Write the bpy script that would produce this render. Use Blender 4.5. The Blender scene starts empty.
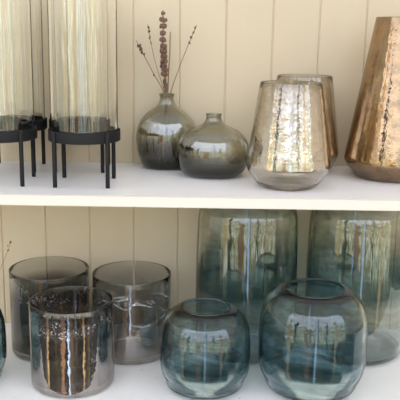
import bpy, bmesh, math, random
from mathutils import Matrix, Vector
random.seed(7)
scene = bpy.context.scene
PI = math.pi

# ------------------------------------------------------------------ camera
cd = bpy.data.cameras.new('camera')
cam = bpy.data.objects.new('camera', cd)
scene.collection.objects.link(cam)
cd.sensor_width = 36.0
cd.lens = 36.0 * 760.0 / 400.0
cd.clip_start = 0.02
cam.matrix_world = (Matrix.Translation((0.0, -1.708, 1.636))
                    @ Matrix.Rotation(math.radians(90 - 12.5), 4, 'X')
                    @ Matrix.Rotation(math.radians(0.86), 4, 'Z'))
scene.camera = cam

scene.view_settings.view_transform = 'Standard'
scene.view_settings.look = 'None'
scene.view_settings.gamma = 1.0
scene.view_settings.use_curve_mapping = False
scene.view_settings.exposure = 0.46
scene.cycles.max_bounces = 28
scene.cycles.transmission_bounces = 26
scene.cycles.glossy_bounces = 8
scene.cycles.diffuse_bounces = 5
scene.cycles.transparent_max_bounces = 16
scene.cycles.sample_clamp_indirect = 6.0


# ------------------------------------------------------------------ node helper
class NT:
    def __init__(self, tree):
        self.t = tree
        tree.nodes.clear()

    def n(self, kind, **kw):
        nd = self.t.nodes.new(kind)
        for k, v in kw.items():
            setattr(nd, k, v)
        return nd

    def put(self, sock, v):
        if v is None:
            return
        if hasattr(v, 'is_output'):
            self.t.links.new(v, sock)
        elif isinstance(v, (tuple, list)):
            sock.default_value = (*v, 1.0) if (len(v) == 3 and sock.type == 'RGBA') else v
        else:
            sock.default_value = v

    def m(self, op, a, b=None, c=None, clamp=False):
        nd = self.n('ShaderNodeMath', operation=op, use_clamp=clamp)
        for s, v in zip(nd.inputs, (a, b, c)):
            self.put(s, v)
        return nd.outputs[0]

    def mix(self, f, a, b):
        nd = self.n('ShaderNodeMix', data_type='RGBA')
        self.put(nd.inputs[0], f)
        self.put(nd.inputs[6], a)
        self.put(nd.inputs[7], b)
        return nd.outputs[2]

    def mul(self, a, b):
        nd = self.n('ShaderNodeMix', data_type='RGBA', blend_type='MULTIPLY')
        nd.inputs[0].default_value = 1.0
        self.put(nd.inputs[6], a)
        self.put(nd.inputs[7], b)
        return nd.outputs[2]

    def step(self, v, lo, hi):            # smooth 0..1
        nd = self.n('ShaderNodeMapRange', interpolation_type='SMOOTHSTEP')
        self.put(nd.inputs[0], v)
        nd.inputs[1].default_value = lo
        nd.inputs[2].default_value = hi
        return nd.outputs[0]

    def band(self, v, lo, hi, s):
        return self.m('MULTIPLY', self.step(v, lo - s, lo + s),
                      self.m('SUBTRACT', 1.0, self.step(v, hi - s, hi + s)))

    def noise(self, vec, scale, detail=2.0, rough=0.5, dist=0.0, dims='3D'):
        nd = self.n('ShaderNodeTexNoise', noise_dimensions=dims)
        self.put(nd.inputs['Vector'], vec)
        nd.inputs['Scale'].default_value = scale
        nd.inputs['Detail'].default_value = detail
        nd.inputs['Roughness'].default_value = rough
        nd.inputs['Distortion'].default_value = dist
        return nd.outputs[0]

    def vec(self, x, y, z):
        nd = self.n('ShaderNodeCombineXYZ')
        for s, v in zip(nd.inputs, (x, y, z)):
            self.put(s, v)
        return nd.outputs[0]

    def ramp(self, f, stops, interp='LINEAR'):
        nd = self.n('ShaderNodeValToRGB')
        cr = nd.color_ramp
        cr.interpolation = interp
        while len(cr.elements) < len(stops):
            cr.elements.new(0.5)
        for e, (p, c) in zip(cr.elements, stops):
            e.position = p
            e.color = (*c, 1.0) if isinstance(c, (tuple, list)) else (c, c, c, 1.0)
        self.put(nd.inputs[0], f)
        return nd.outputs[0]


# ------------------------------------------------------------------ daylight: open front towards a garden
def build_world():
    w = bpy.data.worlds.new('garden_daylight')
    scene.world = w
    w.use_nodes = True
    T = NT(w.node_tree)
    tc = T.n('ShaderNodeTexCoord')
    sep = T.n('ShaderNodeSeparateXYZ')
    T.t.links.new(tc.outputs['Generated'], sep.inputs[0])
    x, y, z = sep.outputs
    az = T.m('MULTIPLY', T.m('ARCTAN2', x, T.m('MULTIPLY', y, -1.0)), 180 / PI)
    el = T.m('MULTIPLY', T.m('ARCSINE', z), 180 / PI)
    ae = T.vec(az, el, 0.0)
    n1 = T.noise(ae, 0.09, 5.0, 0.65)
    n2 = T.noise(ae, 0.30, 4.0, 0.7)
    stretch = T.vec(az, T.m('MULTIPLY', el, 0.12), 3.0)
    n3 = T.noise(stretch, 0.16, 4.0, 0.7)
    elw = T.m('ADD', el, T.m('MULTIPLY', T.m('SUBTRACT', n1, 0.5), 22.0))
    # ground: close paving, overbright to lift the lower wall; dark planting and shade beyond
    paving = T.mix(n2, (2.2, 2.3, 2.05), (3.2, 3.3, 2.9))
    shade = T.ramp(n3, [(0.30, (0.02, 0.022, 0.02)), (0.48, (0.06, 0.055, 0.045)), (0.60, (0.26, 0.20, 0.13)), (0.72, (0.9, 0.8, 0.6))])
    foliage = T.ramp(n2, [(0.30, (0.08, 0.09, 0.03)), (0.42, (0.55, 0.60, 0.25)), (0.52, (1.35, 1.32, 1.0)), (0.64, (2.8, 2.75, 2.6))])
    sky = T.mix(T.ramp(n2, [(0.35, 0.0), (0.6, 1.0)]), (1.2, 1.5, 2.2), (2.8, 2.75, 2.75))
    c = T.mix(T.step(el, -42, -35), paving, shade)
    c = T.mix(T.step(T.m('ADD', el, T.m('MULTIPLY', T.m('SUBTRACT', n1, 0.5), 10.0)), -18.5, -15), c, foliage)
    c = T.mix(T.step(elw, 7, 11), c, sky)
    wn = T.noise(T.vec(T.m('MULTIPLY', az, 0.4), el, 7.0), 0.16, 3.0, 0.6)
    azw = T.m('ADD', az, T.m('MULTIPLY', T.m('SUBTRACT', wn, 0.5), 22.0))
    # pale post; warm and dark columns added for streaked reflections in the glass
    for lo, hi, col, e0, e1 in ((-2.2, 1.6, (1.3, 1.8, 2.6), -36, 34), (2.2, 4.0, (0.5, 0.3, 0.16), -36, 34),
                                (-22, -11, (0.62, 0.36, 0.2), -32, 6), (-60, -54, (1.2, 0.85, 0.4), -40, 20),
                                (38, 42, (1.3, 0.9, 0.45), -40, 20), (17, 20, (0.05, 0.05, 0.05), -40, 20),
                                (-46, -40, (0.05, 0.05, 0.045), -40, 16)):
        f = T.m('MULTIPLY', T.band(az if lo in (-2.2, 2.2) else azw, lo, hi, 0.5), T.band(el, e0, e1, 1.5))
        c = T.mix(f, c, col)
    # side walls and awning of the stall
    side = T.mix(T.step(az, -80, 80), (0.62, 0.61, 0.53), (0.64, 0.54, 0.43))
    side = T.mix(T.step(el, -15, -6), (0.07, 0.07, 0.075), side)
    side = T.mix(T.step(T.m('ADD', el, T.m('MULTIPLY', T.m('SUBTRACT', n3, 0.5), 10.0)), -31, -25), (1.9, 1.95, 1.8), side)  # bright ground glow added below the side walls
    c = T.mix(T.band(az, -66, 62, 2.0), side, c)
    awn = T.mix(n1, (0.45, 0.45, 0.43), (0.7, 0.69, 0.66))
    c = T.mix(T.step(el, 42, 47), c, awn)
    bg = T.n('ShaderNodeBackground')
    T.put(bg.inputs[0], c)
    bg.inputs[1].default_value = 1.0
    out = T.n('ShaderNodeOutputWorld')
    T.t.links.new(bg.outputs[0], out.inputs[0])


build_world()


# ------------------------------------------------------------------ materials
def new_mat(name):
    m = bpy.data.materials.new(name)
    m.use_nodes = True
    return m, NT(m.node_tree)


def paint_mat(name, col, col2, rough=0.5, bump=0.15, scale=30.0, axis=(1, 1, 1), specks=False, spec=0.5):
    m, T = new_mat(name)
    tc = T.n('ShaderNodeTexCoord')
    mp = T.n('ShaderNodeMapping')
    T.t.links.new(tc.outputs['Object'], mp.inputs[0])
    mp.inputs['Scale'].default_value = axis
    n = T.noise(mp.outputs[0], scale, 5.0, 0.6)
    big = T.noise(tc.outputs['Object'], 3.0, 2.0)
    c = T.mix(T.m('MULTIPLY', T.m('ADD', n, big), 0.5), col, col2)
    if specks:
        sp = T.noise(tc.outputs['Object'], 90.0, 2.0)
        c = T.mix(T.step(sp, 0.72, 0.78), c, (0.45, 0.40, 0.34))
    b = T.n('ShaderNodeBsdfPrincipled')
    T.put(b.inputs['Base Color'], c)
    b.inputs['Roughness'].default_value = rough
    bp = T.n('ShaderNodeBump')
    bp.inputs['Strength'].default_value = bump
    bp.inputs['Distance'].default_value = 0.002
    T.put(bp.inputs['Height'], n)
    T.t.links.new(bp.outputs[0], b.inputs['Normal'])
    b.inputs['Specular IOR Level'].default_value = spec
    o = T.n('ShaderNodeOutputMaterial')
    T.t.links.new(b.outputs[0], o.inputs[0])
    return m


def glass_mat(name, H, tint, coat=None, coat_col=(0.8, 0.8, 0.8), coat_rough=0.06, edge=0.6,
              warp=0.0, streak=0.0, bump=0.0, bump_scale=60.0, mottle=0.0, rough=0.0, swirl=0.0, specks=None, threads=0.0):
    """tint / coat: stops over the height (0 base, 1 rim)."""
    m, T = new_mat(name)
    tc = T.n('ShaderNodeTexCoord')
    sep = T.n('ShaderNodeSeparateXYZ')
    T.t.links.new(tc.outputs['Object'], sep.inputs[0])
    x, y, z = sep.outputs
    t = T.m('DIVIDE', z, H)
    if warp:
        nz = T.noise(tc.outputs['Object'], 12.0, 2.0)
        t = T.m('ADD', t, T.m('MULTIPLY', T.m('SUBTRACT', nz, 0.5), warp))
    tn = T.ramp(t, tint)
    if swirl:
        # faint horizontal threads of darker glass
        ang = T.m('ARCTAN2', x, y)
        zz = T.m('ADD', T.m('MULTIPLY', t, 5.0), T.m('MULTIPLY', T.m('SINE', ang), 0.25))
        sv = T.noise(T.vec(T.m('MULTIPLY', x, 3.0), T.m('MULTIPLY', y, 3.0), zz), 2.2, 2.0, 0.5)
        tn = T.mul(tn, T.ramp(sv, [(0.40, (1, 1, 1)), (0.50, (1 - swirl,) * 3), (0.60, (1, 1, 1))]))
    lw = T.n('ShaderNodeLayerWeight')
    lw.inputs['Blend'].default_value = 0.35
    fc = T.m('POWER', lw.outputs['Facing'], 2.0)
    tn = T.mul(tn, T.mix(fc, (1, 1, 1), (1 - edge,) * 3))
    normal = None
    if bump:
        bn = T.noise(tc.outputs['Object'], bump_scale, 3.0, 0.6)
        bp = T.n('ShaderNodeBump')
        bp.inputs['Strength'].default_value = bump
        bp.inputs['Distance'].default_value = 0.001
        T.put(bp.inputs['Height'], bn)
        normal = bp.outputs[0]
    rf = T.n('ShaderNodeBsdfRefraction')
    T.put(rf.inputs['Color'], tn)
    rf.inputs['IOR'].default_value = 1.45
    rf.inputs['Roughness'].default_value = rough
    gl = T.n('ShaderNodeBsdfAnisotropic')
    gl.inputs['Color'].default_value = (1, 1, 1, 1)
    gl.inputs['Roughness'].default_value = 0.02
    fr = T.n('ShaderNodeFresnel')
    fr.inputs['IOR'].default_value = 1.5
    if normal is not None:
        T.t.links.new(normal, gl.inputs['Normal'])
    mx = T.n('ShaderNodeMixShader')
    T.t.links.new(fr.outputs[0], mx.inputs[0])
    T.t.links.new(rf.outputs[0], mx.inputs[1])
    T.t.links.new(gl.outputs[0], mx.inputs[2])
    sh = mx.outputs[0]
    if coat:
        cw = T.ramp(t, coat)
        if mottle:
            mn = T.noise(tc.outputs['Object'], 45.0, 5.0, 0.75)
            k = T.ramp(mn, [(0.38, 1.0 - mottle), (0.55, 1.0)])
            cw = T.m('MULTIPLY', cw, k)
        if streak:
            sn = T.noise(T.vec(x, y, T.m('MULTIPLY', z, 0.10)), 38.0, 3.0, 0.6)
            cw = T.m('MULTIPLY', cw, T.ramp(sn, [(0.35, 1.0 - streak), (0.6, 1.0)]))
        cg = T.n('ShaderNodeBsdfAnisotropic')
        cg.inputs['Color'].default_value = (*coat_col, 1)
        cg.inputs['Roughness'].default_value = coat_rough
        if normal is not None:
            T.t.links.new(normal, cg.inputs['Normal'])
        m2 = T.n('ShaderNodeMixShader')
        T.put(m2.inputs[0], cw)
        T.t.links.new(sh, m2.inputs[1])
        T.t.links.new(cg.outputs[0], m2.inputs[2])
        sh = m2.outputs[0]
    if specks:                              # tiny trapped bubbles and cloudy threads
        bb = T.noise(tc.outputs['Object'], 260.0, 2.0, 0.6)
        bm_ = T.noise(tc.outputs['Object'], 30.0, 2.0, 0.5)
        f = T.m('MULTIPLY', T.step(bb, 0.56, 0.66), T.band(t, specks[0], specks[1], 0.05))
        f = T.m('MULTIPLY', f, T.m('MULTIPLY', T.step(bm_, 0.42, 0.62), 0.45))
        if threads:
            ang = T.m('ARCTAN2', x, y)
            for fq, ph, base_t, amp in ((1.6, 0.4, 0.66, 0.17), (2.3, 2.1, 0.72, 0.13), (1.1, 4.0, 0.60, 0.20)):
                cv = T.m('ADD', T.m('MULTIPLY', T.m('SINE', T.m('ADD', T.m('MULTIPLY', ang, fq), ph)), amp), base_t)
                d = T.m('ABSOLUTE', T.m('SUBTRACT', T.m('ADD', t, T.m('MULTIPLY', T.m('SUBTRACT', bm_, 0.5), 0.12)), cv))
                ln = T.m('SUBTRACT', 1.0, T.step(d, 0.003, 0.013))
                f = T.m('ADD', f, T.m('MULTIPLY', T.m('MULTIPLY', ln, T.step(bm_, 0.34, 0.6)), threads), clamp=True)
        df = T.n('ShaderNodeBsdfDiffuse')
        df.inputs[0].default_value = (0.72, 0.71, 0.72, 1)
        m3 = T.n('ShaderNodeMixShader')
        T.put(m3.inputs[0], f)
        T.t.links.new(sh, m3.inputs[1])
        T.t.links.new(df.outputs[0], m3.inputs[2])
        sh = m3.outputs[0]
    o = T.n('ShaderNodeOutputMaterial')
    T.t.links.new(sh, o.inputs[0])
    return m


wall_paint = paint_mat('cream_wall_paint', (0.54, 0.450, 0.31), (0.59, 0.495, 0.345), 0.5, 0.2, 25.0, (1, 1, 0.08))
shelf_paint = paint_mat('white_shelf_paint', (0.84, 0.82, 0.805), (0.90, 0.89, 0.885), 0.35, 0.2, 22.0, (0.08, 1, 1), True)
edge_paint = paint_mat('dimmed_white_edge_paint', (0.56, 0.51, 0.46), (0.60, 0.55, 0.50), 0.4, 0.2, 22.0, (0.08, 1, 1))  # shelf's white paint, darkened here to hold back bright light on the front
black_metal = paint_mat('matt_black_metal', (0.008, 0.008, 0.009), (0.013, 0.013, 0.014), 0.6, 0.1, 200.0, spec=0.2)
dry_stem = paint_mat('dry_brown_stem', (0.16, 0.10, 0.05), (0.30, 0.20, 0.11), 0.8, 0.3, 150.0)
dry_seed = paint_mat('dark_dry_seed', (0.10, 0.055, 0.04), (0.22, 0.13, 0.09), 0.9, 0.4, 300.0)


# ------------------------------------------------------------------ mesh helpers
def tag(o, label=None, cat=None, group=None, kind=None):
    if label: o['label'] = label
    if cat: o['category'] = cat
    if group: o['group'] = group
    if kind: o['kind'] = kind
    return o


def link(name, bm, mats, parent=None, loc=(0, 0, 0), smooth=True, sharp=40):
    bmesh.ops.recalc_face_normals(bm, faces=bm.faces)
    me = bpy.data.meshes.new(name)
    bm.to_mesh(me)
    bm.free()
    for m in (mats if isinstance(mats, (list, tuple)) else [mats]):
        me.materials.append(m)
    if smooth:
        me.shade_smooth()
        me.set_sharp_from_angle(angle=math.radians(sharp))
    o = bpy.data.objects.new(name, me)
    scene.collection.objects.link(o)
    o.location = loc
    o.parent = parent
    return o


def empty(name, loc):
    o = bpy.data.objects.new(name, None)
    scene.collection.objects.link(o)
    o.location = loc
    o.empty_display_size = 0.02
    return o


def box(bm, x0, x1, y0, y1, z0, z1):
    vs = [bm.verts.new((x, y, z)) for x in (x0, x1) for y in (y0, y1) for z in (z0, z1)]
    for f in ((0, 1, 3, 2), (4, 6, 7, 5), (0, 4, 5, 1), (2, 3, 7, 6), (0, 2, 6, 4), (1, 5, 7, 3)):
        bm.faces.new([vs[i] for i in f])


def spline(pts, n=8):
    """Catmull-Rom through (r, z) points."""
    out = []
    P = [pts[0]] + list(pts) + [pts[-1]]
    for i in range(1, len(P) - 2):
        p0, p1, p2, p3 = P[i - 1:i + 3]
        for k in range(n):
            t = k / n
            out.append(tuple(0.5 * (2 * p1[j] + (p2[j] - p0[j]) * t + (2 * p0[j] - 5 * p1[j] + 4 * p2[j] - p3[j]) * t * t
                                    + (3 * p1[j] - p0[j] - 3 * p2[j] + p3[j]) * t ** 3) for j in (0, 1)))
    out.append(tuple(pts[-1]))
    return out


def lathe(bm, prof, seg=96, mat_of=None):
    """prof: (r, z); r == 0 at an end makes a pole."""
    rings = []
    for r, z in prof:
        if r < 1e-6:
            rings.append([bm.verts.new((0, 0, z))])
        else:
            rings.append([bm.verts.new((r * math.cos(2 * PI * k / seg), r * math.sin(2 * PI * k / seg), z)) for k in range(seg)])
    for i in range(len(rings) - 1):
        a, b = rings[i], rings[i + 1]
        mi = mat_of(i) if mat_of else 0
        for k in range(seg):
            q = (k + 1) % seg
            if len(a) == 1 and len(b) == 1:
                continue
            if len(a) == 1:
                f = bm.faces.new((a[0], b[q], b[k]))
            elif len(b) == 1:
                f = bm.faces.new((a[k], a[q], b[0]))
            else:
                f = bm.faces.new((a[k], a[q], b[q], b[k]))
            f.material_index = mi


def vessel(name, loc, outer, wall, base, mats, label, cat, group=None, seg=96, wobble=0.0, depth=1.0):
    """outer: (r, z) from the base edge up to the rim; wall: glass thickness, base: bottom thickness."""
    prof = [(0.0, 0.002), (outer[0][0] * 0.72, 0.0015), (outer[0][0] * 0.9, 0.0)] + list(outer)
    n_out = len(prof)
    rr, rz = outer[-1]
    # rounded rim
    for k in range(1, 6):
        a = PI * k / 6
        prof.append((rr - wall / 2 + wall / 2 * math.cos(a), rz + wall / 2 * math.sin(a)))
    inner = []
    for i in range(len(outer) - 1, -1, -1):
        r, z = outer[i]
        p = outer[max(0, i - 1)]; q = outer[min(len(outer) - 1, i + 1)]
        dx, dz = q[0] - p[0], q[1] - p[1]
        L = math.hypot(dx, dz) or 1.0
        ir, iz = r - dz / L * wall, z + dx / L * wall
        if i == len(outer) - 1:
            ir, iz = r - wall, z
        if iz < base + 0.002:
            break
        inner.append((max(ir, 0.002), iz))
    last = inner[-1]
    inner.append((last[0] * 0.93, base + 0.0005))
    inner.append((last[0] * 0.6, base))
    inner.append((0.0, base + 0.0005))
    prof += inner
    bm = bmesh.new()
    lathe(bm, prof, seg, lambda i: 0 if i < n_out + 1 else 1)
    if wobble:
        for v in bm.verts:
            a = math.atan2(v.co.y, v.co.x)
            k = 1 + wobble * (math.sin(2 * a + 1.1) * 0.6 + math.sin(3 * a + v.co.z * 25) * 0.4)
            v.co.x *= k; v.co.y *= k
    for v in bm.verts:
        v.co.y *= depth
    o = link(name, bm, mats, None, loc, True, 60)
    tag(o, label, cat, group)
    return o


def tube(bm, pts, radii, seg=10):
    pts = [Vector(p) for p in pts]
    rings = []
    for i, p in enumerate(pts):
        d = (pts[min(i + 1, len(pts) - 1)] - pts[max(i - 1, 0)]).normalized()
        u = d.cross(Vector((0.31, 0.95, 0.05))).normalized()
        v = d.cross(u)
        r = radii[i] if isinstance(radii, (list, tuple)) else radii
        rings.append([bm.verts.new(p + (u * math.cos(2 * PI * k / seg) + v * math.sin(2 * PI * k / seg)) * r) for k in range(seg)])
    for a, b in zip(rings, rings[1:]):
        for k in range(seg):
            bm.faces.new((a[k], a[(k + 1) % seg], b[(k + 1) % seg], b[k]))
    bm.faces.new(rings[0][::-1])
    bm.faces.new(rings[-1])


# ------------------------------------------------------------------ the setting
UP, LO = 1.336, 0.936           # tops of the two shelves
WALL_Y = 0.035
# tongue-and-groove back wall
bm = bmesh.new()
PW = 0.1043
g0 = -0.1555 - PW * 8
prof = []
for i in range(19):
    x = g0 + i * PW
    prof += [(x - 0.0030, 0.0), (x - 0.0016, 0.0009), (x - 0.0006, 0.0026), (x + 0.0006, 0.0026), (x + 0.0016, 0.0009), (x + 0.0030, 0.0)]
zs = (0.55, 2.15)
col = [[bm.verts.new((x, WALL_Y + d, z)) for z in zs] for x, d in prof]
bk = [[bm.verts.new((x, WALL_Y + 0.02, z)) for z in zs] for x in (prof[0][0], prof[-1][0])]
for a, b in zip(col, col[1:]):
    bm.faces.new((a[0], b[0], b[1], a[1]))
bm.faces.new((bk[0][0], bk[0][1], bk[1][1], bk[1][0]))
bm.faces.new((col[0][0], col[0][1], bk[0][1], bk[0][0]))
bm.faces.new((col[-1][0], bk[1][0], bk[1][1], col[-1][1]))
bm.faces.new([c[1] for c in col] + [bk[1][1], bk[0][1]])
bm.faces.new([c[0] for c in col][::-1] + [bk[0][0], bk[1][0]])
w = link('wall_back', bm, wall_paint, None, smooth=True, sharp=20)
tag(w, 'cream tongue-and-groove boarded wall behind both shelves', 'wall', kind='structure')


def board(name, y0, y1, z1, th, label):
    bm = bmesh.new()
    box(bm, -0.95, 0.95, y0, y1, z1 - th, z1)
    bmesh.ops.bevel(bm, geom=[e for e in bm.edges], offset=0.0018, segments=2, affect='EDGES')
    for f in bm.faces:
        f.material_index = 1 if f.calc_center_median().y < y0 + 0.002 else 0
    o = link(name, bm, [shelf_paint, edge_paint], None, smooth=True, sharp=50)
    return tag(o, label, 'shelf', kind='structure')


board('trim_1', -0.329, WALL_Y - 0.0003, UP, 0.0215, 'white painted upper shelf board carrying bottles and lustre vases')
board('trim_2', -0.375, WALL_Y - 0.0003, LO, 0.03, 'white painted lower shelf board carrying teal and grey glass')

# ------------------------------------------------------------------ black stands with clear hurricane glasses
def make_stand():
    root = empty('candle_stand', (0, 0, UP))
    R = 0.0708
    H = 0.109
    bm = bmesh.new()
    lathe(bm, [(0, 0.0875), (R - 0.002, 0.0865), (R - 0.0005, 0.0872), (R, 0.0885), (R, H - 0.001), (R - 0.0007, H), (R - 0.0018, H),
               (R - 0.0025, H - 0.001), (R - 0.0025, 0.0905), (R - 0.004, 0.0895), (0, 0.0895)], 96)
    link('tray', bm, black_metal, root)
    for k in range(4):
        a = PI / 4 + k * PI / 2
        bm = bmesh.new()
        cx, cy = (R + 0.0015) * math.cos(a), (R + 0.0015) * math.sin(a)
        lathe(bm, [(0, 0), (0.0035, 0), (0.0042, 0.0008), (0.0042, H - 0.0012), (0.0036, H - 0.0004), (0, H - 0.0004)], 20)
        bmesh.ops.translate(bm, verts=bm.verts, vec=(cx, cy, 0))
        link('leg', bm, black_metal, root)
    return root


def copy_thing(root):
    r = root.copy()
    scene.collection.objects.link(r)
    for ch in list(root.children):
        c = ch.copy()
        scene.collection.objects.link(c)
        c.parent = r
    return r


clear_out = glass_mat('clear_glass', 0.30, [(0, (0.99, 0.99, 0.985)), (1, (1, 1, 0.995))], edge=0.05,
                      coat=[(0, 0.02), (0.3, 0.015), (1, 0.03)], coat_col=(1, 1, 1), coat_rough=0.03, bump=0.12, bump_scale=25.0)
clear_in = glass_mat('clear_glass_inside', 0.30, [(0, (0.98, 0.98, 0.97)), (1, (0.99, 0.99, 0.985))], edge=0.0)

stand = make_stand()
spots = [(-0.2305, -0.212, 'black four-legged round stand nearest the olive bottles, front of its pair'),
         (-0.2610, -0.050, 'black four-legged round stand by the wall, directly behind the complete front stand'),
         (-0.3975, -0.206, 'black round stand cut off by the left edge of the photo, in the front row'),
         (-0.4085, -0.050, 'black round stand by the wall behind the cut-off front stand')]
tube_lab = ['clear tall hurricane glass on the front black stand nearest the olive bottles',
            'clear tall hurricane glass on the rear black stand, seen through the glass before it',
            'clear tall hurricane glass on the cut-off front stand at the far left',
            'clear tall hurricane glass on the rear stand at the far left, by the wall']
hur = None
for i, (x, y, lab) in enumerate(spots):
    s = stand if i == 0 else copy_thing(stand)
    s.location = (x, y, UP + 0.0003)
    tag(s, lab, 'candle stand', 'black stands under the hurricane glasses')
    if i == 0:
        r = 0.0662
        bm = bmesh.new()
        pr = [(r - 0.0029, 0.001), (r - 0.0015, 0.0), (r - 0.0001, 0.001)] + [(r, 0.004 + 0.288 * k / 12) for k in range(13)]
        pr += [(r - 0.0006, 0.2936), (r - 0.0015, 0.294), (r - 0.0024, 0.2936)] + [(r - 0.003, 0.292 - 0.288 * k / 12) for k in range(13)] + [(r - 0.0029, 0.001)]
        lathe(bm, pr, 96, lambda i: 0 if i < 18 else 1)
        bmesh.ops.remove_doubles(bm, verts=bm.verts, dist=1e-6)
        hur = link('hurricane_glass', bm, [clear_out, clear_in], None, (x, y, UP + 0.0902), True, 60)
        tag(hur, tube_lab[0], 'hurricane glass', 'clear hurricane glasses on the black stands')
    else:
        g = hur.copy()
        scene.collection.objects.link(g)
        g.location = (x, y, UP + 0.0902)
        g['label'] = tube_lab[i]

# ------------------------------------------------------------------ olive-grey bottle vases
olive = [(0, (0.22, 0.22, 0.20)), (0.10, (0.28, 0.28, 0.25)), (0.24, (0.55, 0.55, 0.50)), (0.40, (0.74, 0.73, 0.66)), (0.85, (0.76, 0.75, 0.68)), (1, (0.60, 0.59, 0.53))]
for nm, pos, pr, H, lab in (
        ('bottle_vase', (-0.0765, -0.024, UP + 0.0003),
         [(0.038, 0.0006), (0.047, 0.003), (0.0560, 0.012), (0.0635, 0.032), (0.0672, 0.058), (0.0675, 0.080), (0.0595, 0.104), (0.0430, 0.1225),
          (0.0300, 0.1320), (0.0205, 0.141), (0.0162, 0.151), (0.0158, 0.158), (0.0172, 0.1640)], 0.165,
         'tall olive-grey glass bottle vase with narrow neck holding dried stems'),
        ('bottle_vase', (0.0262, -0.115, UP + 0.0003),
         [(0.048, 0.0006), (0.056, 0.004), (0.0675, 0.014), (0.0755, 0.036), (0.0768, 0.058), (0.0700, 0.079), (0.0545, 0.0945), (0.0410, 0.102),
          (0.0280, 0.108), (0.0195, 0.115), (0.0160, 0.122), (0.0155, 0.126), (0.0168, 0.1310)], 0.132,
         'squat empty olive-grey glass bottle vase with short neck, overlapping the taller bottle')):
    g = glass_mat('olive_glass', H, olive, edge=0.55, coat=[(0, 0.0), (0.32, 0.02), (0.5, 0.10), (0.66, 0.15), (0.78, 0.02), (1, 0.05)], coat_col=(0.95, 1, 1),
                  coat_rough=0.05, bump=0.6, bump_scale=45.0)
    gi = glass_mat('olive_glass_inside', H, [(0, (0.62, 0.62, 0.58)), (0.4, (0.9, 0.9, 0.84)), (1, (0.92, 0.92, 0.86))], edge=0.3)
    vessel(nm, pos, spline(pr, 6), 0.0028, 0.006, [g, gi], lab, 'vase', 'olive-grey bottle vases', wobble=0.004, depth=0.85)

# ------------------------------------------------------------------ tapered lustre vases
def tapered(pos, r_base, r_kink, r_rim, h_kink, H, mats, lab, group):
    o = [(r_base - 0.004, 0.0006), (r_base, 0.0018), (r_base + 0.003, 0.0045)]
    for k in range(1, 7):
        t = k / 7
        o.append((r_base + 0.003 + (r_kink - 0.0035 - r_base) * t ** 0.92, 0.0045 + (h_kink - 0.009) * t))
    o += [(r_kink - 0.0012, h_kink - 0.0015), (r_kink, h_kink + 0.003), (r_kink - 0.0006, h_kink + 0.008)]
    for k in range(1, 13):
        t = k / 12
        o.append((r_kink - 0.0006 + (r_rim - r_kink) * t, h_kink + 0.008 + (H - h_kink - 0.010) * t))
    return vessel('tapered_vase', pos, o, 0.003, 0.008, mats, lab, 'vase', group)


silver = glass_mat('silver_lustre_glass', 0.207, [(0, (0.93, 0.91, 0.88)), (0.19, (0.92, 0.90, 0.87)), (0.24, (0.80, 0.74, 0.66)), (0.8, (0.87, 0.83, 0.77)), (1, (0.90, 0.88, 0.84))],
                   edge=0.35, coat=[(0.0, 0.02), (0.195, 0.03), (0.215, 0.55), (0.55, 0.42), (0.85, 0.26), (0.96, 0.12), (1, 0.08)],
                   coat_col=(0.90, 0.85, 0.77), coat_rough=0.07, bump=0.9, bump_scale=55.0, mottle=0.5)
silver_in = glass_mat('silver_lustre_glass_inside', 0.207, [(0, (0.93, 0.92, 0.90)), (1, (0.92, 0.91, 0.88))], edge=0.2)
tapered((0.1743, -0.2150, UP + 0.0003), 0.057, 0.0838, 0.0615, 0.041, 0.2066, [silver, silver_in],
        'silver-lustre tapered glass vase with clear foot, standing in front of its twin', 'silver-lustre tapered vases')
tapered((0.2215, -0.0525, UP + 0.0003), 0.057, 0.0810, 0.0600, 0.041, 0.2110, [silver, silver_in],
        'silver-lustre tapered glass vase by the wall, mostly hidden behind its twin', 'silver-lustre tapered vases')
copper = glass_mat('copper_lustre_glass', 0.34, [(0, (0.62, 0.50, 0.42)), (0.1, (0.50, 0.38, 0.28)), (0.5, (0.54, 0.42, 0.31)), (1, (0.68, 0.57, 0.45))],
                   edge=0.5, coat=[(0.0, 0.35), (0.10, 0.38), (0.115, 0.62), (0.6, 0.58), (1, 0.45)],
                   coat_col=(0.56, 0.39, 0.22), coat_rough=0.07, bump=0.9, bump_scale=50.0, mottle=0.45)
copper_in = glass_mat('copper_lustre_glass_inside', 0.34, [(0, (0.8, 0.7, 0.62)), (1, (0.85, 0.76, 0.66))], edge=0.3)
tapered((0.4135, -0.0990, UP + 0.0003), 0.075, 0.1050, 0.0560, 0.036, 0.335, [copper, copper_in],
        'large copper-brown lustre tapered glass vase at the right end of the upper shelf', None)

# ------------------------------------------------------------------ smoke-grey cylinder vases
def cylinder(pos, r, H, lab, coat, tint, threads=0.0, inner=0.88):
    o = [(r - 0.007, 0.0006), (r - 0.003, 0.0018), (r - 0.0006, 0.0055), (r, 0.010)] + [(r, 0.010 + (H - 0.012) * k / 14) for k in range(1, 15)]
    g = glass_mat('smoke_mirror_glass', H, tint, edge=0.5, coat=coat, coat_col=(0.78, 0.73, 0.69), coat_rough=0.04, bump=1.0,
                  bump_scale=24.0, specks=(0.70, 0.93), threads=threads, warp=0.10, streak=0.35, mottle=0.2)
    gi = glass_mat('smoke_mirror_glass_inside', H, [(0, (0.88, 0.88, 0.88)), (0.2, (inner,) * 3), (0.7, (inner,) * 3), (0.85, (0.92, 0.92, 0.92)), (1, (0.93, 0.93, 0.93))], edge=0.2)
    return vessel('cylinder_vase', pos, o, 0.0032, 0.010, [g, gi], lab, 'vase', 'smoke-grey cylinder vases', wobble=0.004)


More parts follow.
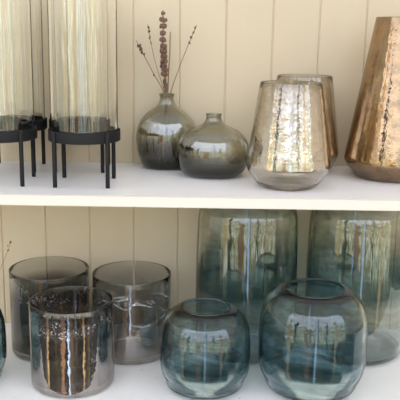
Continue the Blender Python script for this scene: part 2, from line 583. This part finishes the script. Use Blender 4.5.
smoke = [(0, (0.62, 0.60, 0.59)), (0.3, (0.40, 0.39, 0.39)), (0.62, (0.36, 0.35, 0.36)), (0.82, (0.74, 0.74, 0.75)), (1, (0.86, 0.87, 0.87))]
smoke1 = [(0, (0.66, 0.64, 0.63)), (0.15, (0.52, 0.51, 0.50)), (0.40, (0.22, 0.21, 0.21)), (0.70, (0.26, 0.26, 0.26)), (0.84, (0.72, 0.72, 0.72)), (1, (0.86, 0.87, 0.87))]
smoke2 = [(0, (0.72, 0.70, 0.70)), (0.5, (0.64, 0.63, 0.64)), (0.8, (0.80, 0.80, 0.81)), (1, (0.88, 0.89, 0.89))]
cylinder((-0.2530, -0.2740, LO + 0.0003), 0.0835, 0.176, 'mirrored smoke-grey glass cylinder vase standing in front of the other two',
         [(0, 0.40), (0.25, 0.50), (0.55, 0.52), (0.74, 0.38), (0.84, 0.08), (1, 0.03)], smoke)
cylinder((-0.3290, -0.1110, LO + 0.0003), 0.0865, 0.1890, 'dark smoke-grey glass cylinder vase behind, at the far left end',
         [(0, 0.12), (0.3, 0.02), (0.74, 0.01), (1, 0.01)], smoke1, 0.0, 0.68)
cylinder((-0.1470, -0.1160, LO + 0.0003), 0.0858, 0.1830, 'paler smoke-grey glass cylinder vase with trailed scratches, between front cylinder and small teal globe',
         [(0, 0.24), (0.6, 0.22), (0.76, 0.16), (0.88, 0.06), (1, 0.03)], smoke2, 0.3)

# ------------------------------------------------------------------ teal globe vases
def globe(pos, R, r_rim, r_base, H, lab, in_frame=True):
    k = R / 0.0904
    pr = [(r_base * 0.86, 0.0006), (r_base, 0.003), (r_base * 1.16, 0.009), (R * 0.90, 0.022 * k), (R * 0.975, 0.040 * k), (R, 0.064 * k), (R * 0.995, H - 0.066 * k),
          (R * 0.965, H - 0.042 * k), (R * 0.88, H - 0.021 * k), (R * 0.74, H - 0.008 * k), (r_rim * 1.16, H - 0.0022), (r_rim, H - 0.0004)]
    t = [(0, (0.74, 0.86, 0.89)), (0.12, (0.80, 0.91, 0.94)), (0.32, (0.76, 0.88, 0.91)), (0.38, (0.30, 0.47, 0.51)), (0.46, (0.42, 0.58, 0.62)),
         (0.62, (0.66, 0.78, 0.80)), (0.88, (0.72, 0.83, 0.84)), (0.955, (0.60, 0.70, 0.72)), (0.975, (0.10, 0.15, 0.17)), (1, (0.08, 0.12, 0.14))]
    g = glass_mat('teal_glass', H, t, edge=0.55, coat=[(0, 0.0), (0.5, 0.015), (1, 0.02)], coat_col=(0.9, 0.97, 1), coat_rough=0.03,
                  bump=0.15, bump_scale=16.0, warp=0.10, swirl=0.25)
    gi = glass_mat('teal_glass_inside', H, [(0, (0.88, 0.93, 0.94)), (0.95, (0.88, 0.93, 0.94)), (0.975, (0.35, 0.42, 0.44)), (1, (0.2, 0.26, 0.28))], edge=0.3)
    return vessel('globe_vase', pos, spline(pr, 6), 0.0042, 0.012, [g, gi], lab, 'vase', 'round-shouldered teal glass vases', wobble=0.004)


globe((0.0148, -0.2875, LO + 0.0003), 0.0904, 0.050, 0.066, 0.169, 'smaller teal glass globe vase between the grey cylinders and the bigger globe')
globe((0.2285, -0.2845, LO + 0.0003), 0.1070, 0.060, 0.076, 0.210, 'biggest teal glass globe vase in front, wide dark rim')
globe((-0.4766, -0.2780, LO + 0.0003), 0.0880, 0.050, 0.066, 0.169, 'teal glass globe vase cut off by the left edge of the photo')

# ------------------------------------------------------------------ tall teal vases standing at the back
def tall(pos, R, lab):
    H = 0.362
    pr = [(R * 0.84, 0.0006), (R * 0.91, 0.003), (R * 0.965, 0.010), (R * 0.99, 0.022), (R, 0.045), (R, 0.12), (R * 0.995, 0.20), (R * 0.98, 0.27), (R * 0.955, 0.310),
          (R * 0.89, 0.335), (R * 0.74, 0.352), (R * 0.60, 0.3595), (R * 0.55, H)]
    t = [(0, (0.74, 0.82, 0.85)), (0.10, (0.86, 0.92, 0.94)), (0.34, (0.82, 0.89, 0.91)), (0.39, (0.60, 0.72, 0.75)), (0.43, (0.26, 0.40, 0.44)), (0.53, (0.34, 0.48, 0.51)),
         (0.64, (0.84, 0.86, 0.83)), (0.85, (0.87, 0.88, 0.84)), (1, (0.82, 0.84, 0.80))]
    g = glass_mat('pale_teal_glass', H, t, edge=0.5, coat=[(0, 0.03), (0.5, 0.05), (1, 0.05)], coat_col=(0.92, 1, 0.98), coat_rough=0.03,
                  bump=0.2, bump_scale=20.0, warp=0.05, swirl=0.12)
    gi = glass_mat('pale_teal_glass_inside', H, [(0, (0.94, 0.96, 0.96)), (1, (0.95, 0.96, 0.94))], edge=0.15)
    return vessel('tall_vase', pos, spline(pr, 6), 0.004, 0.012, [g, gi], lab, 'vase', 'tall teal glass vases at the back', wobble=0.003)


tall((0.1060, -0.0855, LO + 0.0003), 0.1130, 'tall teal glass vase behind the gap between the two globes')
tall((0.3520, -0.0870, LO + 0.0003), 0.1120, 'tall teal glass vase behind the biggest globe, at the right edge of the photo')


# ------------------------------------------------------------------ dried stems
def stem(name, pts, r, label, cat, group, loc, heads=()):
    P = [(p[0], p[1]) for p in pts]
    root = empty(name, loc)
    bm = bmesh.new()
    sm = []
    Q = [pts[0]] + list(pts) + [pts[-1]]
    for i in range(1, len(Q) - 2):
        for k in range(6):
            t = k / 6
            sm.append(tuple(0.5 * (2 * Q[i][j] + (Q[i + 1][j] - Q[i - 1][j]) * t + (2 * Q[i - 1][j] - 5 * Q[i][j] + 4 * Q[i + 1][j] - Q[i + 2][j]) * t * t
                                   + (3 * Q[i][j] - Q[i - 1][j] - 3 * Q[i + 1][j] + Q[i + 2][j]) * t ** 3) for j in range(3)))
    sm.append(pts[-1])
    n = len(sm)
    tube(bm, sm, [r * (1 - 0.5 * i / n) for i in range(n)], 8)
    link('stalk', bm, dry_stem, root)
    for a, b, cnt, rad, spread in heads:       # seed head between two fractions of the stem
        bm = bmesh.new()
        for c in range(cnt):
            f = a + (b - a) * (c + random.random()) / cnt
            q = Vector(sm[min(n - 1, int(f * (n - 1)))])
            ang = random.uniform(0, 2 * PI)
            rr = spread * random.uniform(0.3, 1.0)
            off = Vector((math.cos(ang) * rr, math.sin(ang) * rr, random.uniform(-0.002, 0.002)))
            mt = Matrix.Translation(q + off) @ Matrix.Rotation(random.uniform(-0.6, 0.6), 4, 'X') @ Matrix.Diagonal((rad, rad, rad * 1.7, 1))
            bmesh.ops.create_icosphere(bm, subdivisions=1, radius=random.uniform(0.7, 1.1), matrix=mt)
        link('seed_head', bm, dry_seed, root)
    return tag(root, label, cat, group)


b = (-0.0750, -0.024, UP + 0.0085)
G = 'dried flowers in the tall olive bottle'
stem('dried_flower', [(0.020, 0.010, 0.0), (0.006, 0.004, 0.10), (-0.0075, -0.002, 0.158), (-0.030, 0.004, 0.198), (-0.053, 0.006, 0.240), (-0.070, 0.006, 0.272)], 0.0014,
     'dried flower leaning left out of the bottle, dark bud at its tip', 'dried flower', G, b, [(0.60, 0.62, 4, 0.0018, 0.0015), (0.83, 0.93, 16, 0.0026, 0.0028)])
stem('dried_flower', [(0.011, -0.013, 0.0), (0.005, -0.005, 0.10), (-0.006, 0.003, 0.158), (-0.022, 0.010, 0.205), (-0.033, 0.014, 0.245), (-0.045, 0.014, 0.305)], 0.0011,
     'thin bare dried stem between the left-leaning one and the seed spike', 'dried flower', G, b, [(0.88, 1.0, 14, 0.002, 0.0024)])
stem('dried_flower', [(-0.006, 0.012, 0.0), (-0.005, 0.004, 0.10), (-0.004, -0.003, 0.158), (-0.007, -0.006, 0.20), (-0.010, -0.004, 0.26), (-0.010, -0.004, 0.335)], 0.0024,
     'tallest dried flower with a thick dark knobbly seed spike', 'dried flower', G, b, [(0.60, 0.97, 260, 0.0032, 0.0068), (0.44, 0.57, 40, 0.0024, 0.0032)])
stem('dried_flower', [(-0.015, -0.008, 0.0), (-0.004, -0.004, 0.10), (0.0000, 0.004, 0.158), (0.002, 0.010, 0.205), (0.004, 0.012, 0.25), (0.005, 0.012, 0.290)], 0.0022,
     'straight brown dried stalk just to the right of the seed spike', 'dried flower', G, b)
stem('dried_flower', [(-0.022, 0.004, 0.0), (-0.006, 0.010, 0.10), (0.0065, 0.008, 0.158), (0.022, 0.008, 0.205), (0.038, 0.008, 0.247), (0.062, 0.008, 0.305)], 0.0014,
     'dried flower leaning right out of the bottle, fine buds at its tip', 'dried flower', G, b, [(0.88, 1.0, 12, 0.002, 0.0022)])
stem('dried_sprig', [(0.0, 0.004, 0.0), (0.022, 0.008, 0.09), (0.038, 0.012, 0.155), (0.069, 0.016, 0.195), (0.0865, 0.018, 0.232), (0.0976, 0.018, 0.2576), (0.1035, 0.018, 0.277)], 0.0008,
     'thin faint dried sprig rising beside the far left edge, over the cut-off teal globe', 'dried flower', None, (-0.4766, -0.278, LO + 0.014),
     [(0.95, 1.0, 4, 0.0014, 0.0010), (0.84, 0.86, 3, 0.0012, 0.0012), (0.90, 0.91, 2, 0.001, 0.003)])
